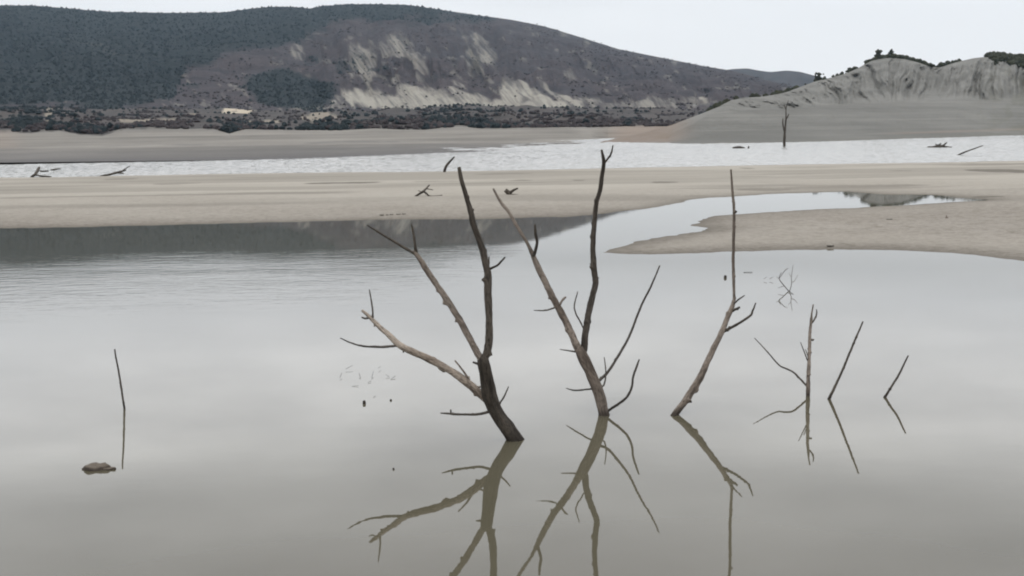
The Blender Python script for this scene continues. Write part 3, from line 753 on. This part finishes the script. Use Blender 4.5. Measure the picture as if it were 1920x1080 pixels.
b = limb('branch', [(1091, 668, 775, 14), (1095, 652, 774, 14), (1099, 619, 771, 13.5), (1105, 584, 765, 12.5), (1112, 554, 760, 12), (1117, 530, 757, 12), (1114, 504, 757, 11.5), (1112.5, 468, 757, 10.5), (1114, 427, 756, 9.8), (1118, 385, 756, 9),
                (1125, 354, 755, 8.5), (1130.5, 321, 755, 8.2), (1132, 302, 755, 7.5), (1128, 281, 755, 4.5)], M_BARK_DARK, t, og, 14)
tw([(1133, 306, 755, 5), (1137, 301, 755, 4.2), (1145.5, 289, 755, 3.8), (1149.5, 272.5, 755, 2.4)], b, og, M_BARK_DARK)
tw([(1094, 615, 771, 3.5), (1090, 607, 770, 3.2), (1077, 578, 768, 3), (1083, 547, 766, 2)], b, og)
tw([(1113, 494, 757, 4), (1106, 495, 757, 2.5)], b, og)
tw([(1116, 522, 757, 4), (1123, 521, 757, 2.5)], b, og)
tw([(1086, 660, 775, 4.5), (1075, 659, 774, 3.5), (1050, 655, 772, 1.8)], t, og)
tw([(1112, 729, 777, 4.5), (1102, 730, 776, 3.5), (1078, 732, 770, 3.2), (1062, 728, 763, 1.8)], t, og)
b = limb('branch', [(1118, 719, 776, 6.5), (1125, 712, 774, 6), (1141, 696, 770, 5.5), (1161, 664, 766, 5.2), (1182, 625, 762, 4.8), (1203, 572, 757, 4.2), (1221, 536, 754, 3.8), (1237, 498, 752, 2.6)], M_TWIG, t, og, 9)
tw([(1124, 724, 776, 4), (1132, 722, 775, 3.5), (1136, 700, 773, 2.8), (1133, 670, 771, 1.8)], t, og)
b = limb('branch', [(1137, 773, 778, 6), (1143, 768, 778, 5.5), (1173, 747, 780, 5), (1184, 727, 781, 4.8), (1187, 708, 782, 4.5), (1194, 687, 783, 4), (1198.5, 674, 783, 2.8)], M_TWIG, t, og, 9)

# ---- leaning tree with the upright pole (right of centre)
t, og = root('leaning_tree', 1266, 778, 'slim leaning dead trunk that ends in one long straight upright pole', 'dead tree')
limb('trunk', [(1266, 777, 778, 13), (1289, 745, 773, 14), (1313, 708, 767, 14), (1326, 678, 761, 12.5), (1340, 648, 755, 11), (1354, 620, 750, 11), (1364, 597, 746, 10), (1373, 577, 742, 9), (1376, 563, 740, 6)], M_BARK, t, og, 14, .12, .4)
b = limb('branch', [(1372, 580, 742, 6), (1376, 566, 740, 6), (1376, 540, 740, 6), (1375, 485, 739, 6), (1376.5, 397, 738, 5.8), (1374, 365, 738, 5.2), (1370.5, 318, 738, 3.4)], M_BARK, t, og, 10)
tw([(1376, 400, 738, 5), (1381, 396, 738, 5)], b, og, M_BARK_DARK)
tw([(1374, 572, 741, 4), (1384, 562, 743, 3.2), (1396, 554, 745, 2.2)], t, og)
tw([(1372, 584, 743, 5.5), (1379, 580, 744, 5), (1387, 576, 745, 4)], t, og, M_BARK_DARK)
b = limb('branch', [(1352, 627, 750, 6), (1358, 621, 750, 5.8), (1382, 608, 750, 5.2), (1407, 592, 751, 4.6), (1411, 583, 751, 3.8), (1417, 568, 751, 2.5)], M_BARK_DARK, t, og, 9)

# ---- thin upright sapling
t, og = root('dead_sapling', 1515, 742, 'thin upright dead sapling with a long bent side twig and a forked tip', 'dead sapling')
limb('trunk', [(1515, 741, 742, 8), (1516.5, 687, 738, 7), (1518, 645, 732, 6.2), (1519, 620, 728, 5.5), (1521, 600, 725, 5), (1522, 588, 724, 3.2), (1525, 571, 723, 2.4)], M_BARK, t, og, 10, .14, .4)
tw([(1520, 607, 725, 4), (1525, 602, 725, 3.5), (1531, 589, 724, 3), (1531, 580, 724, 2)], t, og)
tw([(1518, 637, 730, 4.5), (1526, 637, 730, 3.5)], t, og)
tw([(1514, 676, 737, 2.5), (1508, 660, 736, 2), (1501, 642, 735, 1.4)], t, og)
tw([(1515, 668, 736, 2.2), (1510, 655, 736, 1.4)], t, og)
b = limb('branch', [(1515, 727, 738, 4), (1511, 722, 737, 4), (1490, 700, 735, 3.6), (1474, 691, 732, 3.2), (1460, 684, 728, 3), (1440, 661, 721, 2.4), (1415, 634, 715, 1.6)], M_TWIG, t, og, 8)

# ---- bare sticks
def stick(pix, label, sink=.3, mat=None):
    o, og = root('bare_stick', pix[0][0], pix[0][2], label, 'stick')
    limb('stem', pix, mat or M_BARK_DARK, o, og, 8, .1, sink)
    return o
stick([(1555, 747, 748, 6), (1568, 720, 748, 5), (1583, 687, 748, 4.6), (1601, 643, 747, 4.2), (1618, 603, 747, 3)], 'longer bare stick slanting to the right beside the thin upright sapling')
stick([(1659, 745, 745, 5), (1671, 726, 744, 4.4), (1684, 705, 742, 4), (1703, 667, 740, 2.8)], 'short bare stick slanting right, farthest right in the near water')
stick([(233, 765, 766, 4.2), (230, 745, 767, 4), (224, 705, 767, 3.6), (215, 655, 768, 3)], 'lone thin grey stick standing in the water at the left', .3, M_TWIG)
stick([(833, 324, 324.5, 6), (836, 314, 324.5, 5.5), (841, 306, 324.5, 5), (852, 294, 324.5, 3)], 'bent dark stick at the far edge of the mudflat behind the three limbed tree')
stick([(1796, 291, 291, 3.2), (1815, 283, 291, 2.6), (1843, 273, 291, 1.6)], 'thin slanting stick in the far water near the right edge')

# ---- far standing tree in the reservoir
t, og = root('distant_dead_tree', 1471, 273, 'distant dead tree standing alone in the far water before the grey hill', 'dead tree')
limb('trunk', [(1471, 272, 273, 5.5), (1471, 250, 273, 4.2), (1473.5, 225, 273, 3), (1474, 204, 273, 1.6), (1478, 188, 273, .9)], M_BARK_DARK, t, og, 9, .15, 1)
tw([(1471, 246, 273, 3.5), (1468, 235, 273, 2.8), (1468, 222, 273, 2)], t, og, M_BARK_DARK)
tw([(1473, 226, 273, 3), (1479, 214, 273, 2)], t, og, M_BARK_DARK)
tw([(1474, 206, 273, 2.2), (1470, 196, 273, 1.5)], t, og, M_BARK_DARK)

# ---- driftwood
def drift(limbs, u, w, label, mat=None, name='driftwood', z=0.0):
    o, og = root(name, u, w, label, 'driftwood')
    for i, pix in enumerate(limbs): limb('branch', pix, mat or M_BARK_DARK, o, og, 8, .14)
    return o
drift([[(774, 373, 372, 5), (782, 366, 372, 4.5), (792, 360, 372, 4.5), (797, 356, 371, 4), (805, 347, 370, 2.5)], [(795, 359, 371, 4), (800, 363, 372, 3.5), (808, 368, 372, 3), (829, 366, 371, 1.6)], [(768, 371, 372, 2.5), (776, 371.5, 372, 3), (790, 371, 372, 2)],
       [(792, 361, 371, 2), (784, 357, 371, 1.2)], [(800, 354, 371, 2), (812, 356, 371, 1.4)]], 785, 372, 'arched dead branch lying on the mudflat left of the tall limb')
drift([[(950, 369, 369, 7), (955, 363, 369, 8), (949, 355, 369, 5)], [(950, 367, 369, 7), (960, 367, 369, 8), (971, 366, 369, 4)], [(954, 365, 369, 6), (961, 358, 369, 5), (971, 353, 369, 3)], [(951, 362, 369, 5), (946, 358, 369, 3)]], 958, 369,
      'small dark gnarled stump on the mudflat between the two big trees', name='stump')
drift([[(58, 332, 332, 4), (66, 327, 332, 5), (71, 320, 331, 5), (73, 315, 330, 5)], [(66, 327, 332, 3), (78, 330, 332, 3), (96, 331, 332, 2)], [(76, 321, 328, 3), (90, 321, 326, 2.2)]], 66, 332, 'dark driftwood snag at the water edge on the far left')
drift([[(96, 319, 319.5, 3), (106, 317, 319.5, 3), (114, 316.5, 319.5, 1.8)]], 103, 319, 'short floating branch in the far water beside the leftmost snag')
drift([[(188, 331, 331, 4), (205, 327, 331, 4), (222, 323, 330, 4), (236, 319, 329, 2.4)], [(218, 324, 330, 3), (232, 325, 330, 2)], [(226, 322, 329, 2), (244, 311, 329, 1.4)]], 200, 331, 'long low driftwood branch at the mudflat far edge, left part')
drift([[(1374, 277, 278, 3), (1383, 277, 278, 6), (1391, 277.5, 278, 5), (1397, 277.5, 278, 2)], [(1382, 276, 278, 4), (1389, 274.5, 278, 2)]], 1385, 278, 'dark driftwood floating in the far water left of the distant tree')
drift([[(1403, 278.5, 278.5, 3.6), (1404, 274.5, 278.5, 3)]], 1403, 278.5, 'tiny upright stub poking from the far water near the floating driftwood')
drift([[(1739, 276, 276.5, 3), (1755, 275.5, 276.5, 5), (1766, 275, 276.5, 7), (1774, 275.5, 276.5, 4), (1785, 276, 276.5, 2)], [(1758, 274, 276.5, 4), (1764, 269, 276.5, 2.5)], [(1768, 274, 276.5, 4), (1775, 267, 276.5, 2)], [(1760, 275, 276.5, 3), (1754, 270, 276.5, 2)]], 1762, 276.5,
      'spiky driftwood clump floating in the far water toward the right')
# brushy twigs breaking the surface right of the upright pole
M_PALE = bark_mat('pale_twig', (0.10, 0.09, 0.08), (0.16, 0.15, 0.135), (0.22, 0.205, 0.19), .4)
o, og = root('submerged_brush', 1472, 540, 'faint tangle of fine twigs breaking the calm water beyond the upright pole', 'twigs')
for pix, m_ in [([(1479, 546, 546, 1.6), (1468, 533, 545, 1.7), (1461, 522, 543, 1.5), (1465, 511, 541, 1.1)], M_TWIG), ([(1463, 525, 544, 1.2), (1456, 519, 543, .8)], M_PALE), ([(1462, 521, 543, 1.2), (1472, 507, 541, 1.2), (1478, 503, 540, .8)], M_TWIG),
                ([(1480, 547, 547, 1.5), (1484, 533, 545, 1.5), (1484, 519, 543, 1.2), (1487, 497, 540, .8)], M_TWIG), ([(1484, 530, 545, 1.2), (1490, 526, 544, 1.1), (1496, 516, 542, .7)], M_PALE), ([(1484, 520, 543, 1), (1479, 512, 542, .7)], M_PALE), ([(1476, 543, 546, 1.3), (1488, 552, 552, .8)], M_TWIG),
                ([(1470, 536, 545, 1), (1459, 540, 546, .8)], M_PALE), ([(1432, 523, 526, .7), (1438, 519, 525, .9)], M_PALE), ([(1443, 523, 526, .9), (1450, 519, 525, .7)], M_PALE), ([(1394, 510.5, 511, .9), (1411, 510, 511, .8)], M_PALE)]:
    limb('twig', pix, m_, o, og, 6, .04)
o, og = root('floating_twigs', 690, 712, 'very faint scattering of thin twigs at the water surface under the left limb', 'twigs')
for pix in [[(637, 709, 711, .7), (641, 699, 705, .8)], [(648, 692, 695, .7), (661, 685, 691, .7)], [(673, 699, 704, .8), (676, 709, 710, .9)], [(700, 696, 702, .7), (697, 709, 710, .9)], [(690, 717, 718, .7), (696, 714, 716, .7)],
            [(723, 702, 706, .6), (730, 707, 708, .8)], [(733, 711, 711.5, .8), (741, 705, 708, .9)], [(660, 724, 724.5, .6), (672, 723, 724.5, .6)], [(700, 745, 745.5, .6), (704, 742, 743, .6)], [(709, 690, 694, .6), (714, 687, 691, .6)]]:
    limb('twig', pix, M_PALE, o, og, 6, .04)

# ---- stones and floating scraps
def lump(name, u, v, sx, sy, sz, mat, label, cat, group=None, seed=0, zoff=0.0):
    c = ground(u, v)
    n, m = 22, 12
    th = np.linspace(0, 2 * np.pi, n, endpoint=False); ph = np.linspace(0.02, np.pi - 0.02, m)
    T, Q = np.meshgrid(th, ph)
    x = np.cos(T) * np.sin(Q); y = np.sin(T) * np.sin(Q); z = np.cos(Q)
    w = 1 + .28 * fbm(x * 1.4 + z * 1.1 + seed, y * 1.4 - z * .8, 300 + seed, 4) + .12 * fbm(x * 5 + z * 3, y * 5, 320 + seed, 2)
    z2 = np.clip(z, -1, .62 + .2 * fbm(x * 2, y * 2, 330 + seed, 2))
    V = np.stack([x * w * sx, y * w * sy, z2 * w * sz], -1).reshape(-1, 3)
    q = []
    for i in range(m - 1):
        a = i * n + np.arange(n); b = i * n + (np.arange(n) + 1) % n
        q.append(np.stack([a, a + n, b + n, b], -1))
    me = mesh_np(name, V, quads=np.concatenate(q))
    o = link(name, me, mat); o.location = (c[0], c[1], zoff); tag(o, label, cat, group); return o
def stone_mat(name, a, b, top):
    k = MT(name, 0.8, 0.3); p = k.pos()
    base = k.mix(k.rng(k.noise(p, 14, 5, .65), .35, .65), a, b)
    nz_ = k.n('ShaderNodeSeparateXYZ'); k.l(k.n('ShaderNodeNewGeometry').outputs['Normal'], nz_.inputs[0])
    base = k.mix(k.rng(k.math('ADD', nz_.outputs['Z'], k.math('MULTIPLY', k.math('SUBTRACT', k.noise(p, 20, 4), .5), .8)), .55, .85), base, top)   # faces turned upward take the top colour
    k.col(base); k.bump(k.noise(p, 40, 5, .7), .8, .01); return k.m
M_STONE = stone_mat('wet_stone', (0.022, 0.017, 0.013), (0.06, 0.047, 0.036), (0.085, 0.07, 0.055))
M_PEB = stone_mat('mud_stone', (0.09, 0.083, 0.07), (0.16, 0.148, 0.13), (0.19, 0.178, 0.155))
lump('stone', 180, 879, .125, .07, .06, M_STONE, 'dark wet stone with a paler top, half sunk at the lower left', 'stone', seed=3)
lump('stone', 205, 880, .06, .035, .028, M_STONE, 'small flat dark stone touching the right end of the half sunk stone', 'stone', seed=5)
lump('driftwood_chip', 683, 757, .017, .014, .055, M_BARK_DARK, 'dark wood chip floating upright below the curved twig of the left tree', 'wood chip', seed=8)
lump('driftwood_chip', 733, 751, .012, .012, .022, M_BARK_DARK, 'tiny dark chip floating right of the upright wood chip', 'wood chip', seed=9)
lump('driftwood_chip', 738, 880, .010, .010, .02, M_BARK_DARK, 'tiny lone chip floating near the reflected limbs of the left tree', 'wood chip', seed=10)
lump('driftwood_chip', 1360, 521, .028, .026, .075, M_BARK_DARK, 'small dark stub in the water just left of the upright pole', 'wood chip', seed=11)
lump('stone', 1667, 418, .09, .08, .08, M_PEB, 'small grey stone lying in the middle of the right mud spit', 'stone', seed=12, zoff=.10)
lump('stone', 1556, 464, .09, .07, .035, M_PEB, 'flat dark stone at the near edge of the right mud spit', 'stone', seed=13, zoff=.05)
for i, (u, v, s) in enumerate([(716, 407, .10), (726, 406.5, .07), (734, 406, .09), (747, 405.5, .10), (757, 405, .08)]):
    lump('edge_stone', u, v, s * .8, s * .6, s * .45, M_PEB, 'tiny stone in a row along the mud edge behind the three limbed tree', 'stone', 'row of stones on the mud edge', 20 + i, .08)
o, og = root('weed_stalk', 1774, 416, 'tiny dry weed stalk standing on the right mud spit', 'plant')
limb('stem', [(1774, 416, 415, 3), (1773, 410, 415, 2.5), (1775, 404, 415, 2)], M_BARK, o, og, 6)
limb('leaf', [(1774, 409, 415, 2), (1778, 407, 415, 1.5)], M_BARK, o, og, 6)

# ---- single trees on the grey hill
crest_tree(1647, 0, 5.5, 3.0, 'pointed dark tree standing up on the grey hill crest, left of its twin')
crest_tree(1670, 0, 5.0, 2.6, 'narrow dark tree near the very top of the grey hill, right of its twin')
crest_tree(1533, 0, 4.0, 5.0, 'rounded dark bush where the grey hill meets the distant ridge')
crest_tree(1866, 2.72, 3.2, 2.6, 'lone small bush on the grey slope under the hilltop wood')

# ================================================================== haze
hv = [(-3900, -330, -3), (3900, -330, -3), (3900, 4200, -3), (-3900, 4200, -3), (-3900, -330, 520), (3900, -330, 520), (3900, 4200, 520), (-3900, 4200, 520)]
hme = mesh_np('haze', np.array(hv, float), quads=[[0, 3, 2, 1], [4, 5, 6, 7], [0, 1, 5, 4], [1, 2, 6, 5], [2, 3, 7, 6], [3, 0, 4, 7]], smooth=False)
hm = bpy.data.materials.new('haze_air'); hm.use_nodes = True
ht = hm.node_tree; ht.nodes.clear()
ho = ht.nodes.new('ShaderNodeOutputMaterial'); pv = ht.nodes.new('ShaderNodeVolumePrincipled')
pv.inputs['Color'].default_value = (0.58, 0.79, 1.0, 1); pv.inputs['Density'].default_value = 3.8e-5; pv.inputs['Anisotropy'].default_value = 0.2
ht.links.new(pv.outputs[0], ho.inputs['Volume'])
o = link('haze', hme, hm); stuff(o, 'thin pale bluish haze hanging over the reservoir and hills', 'haze')
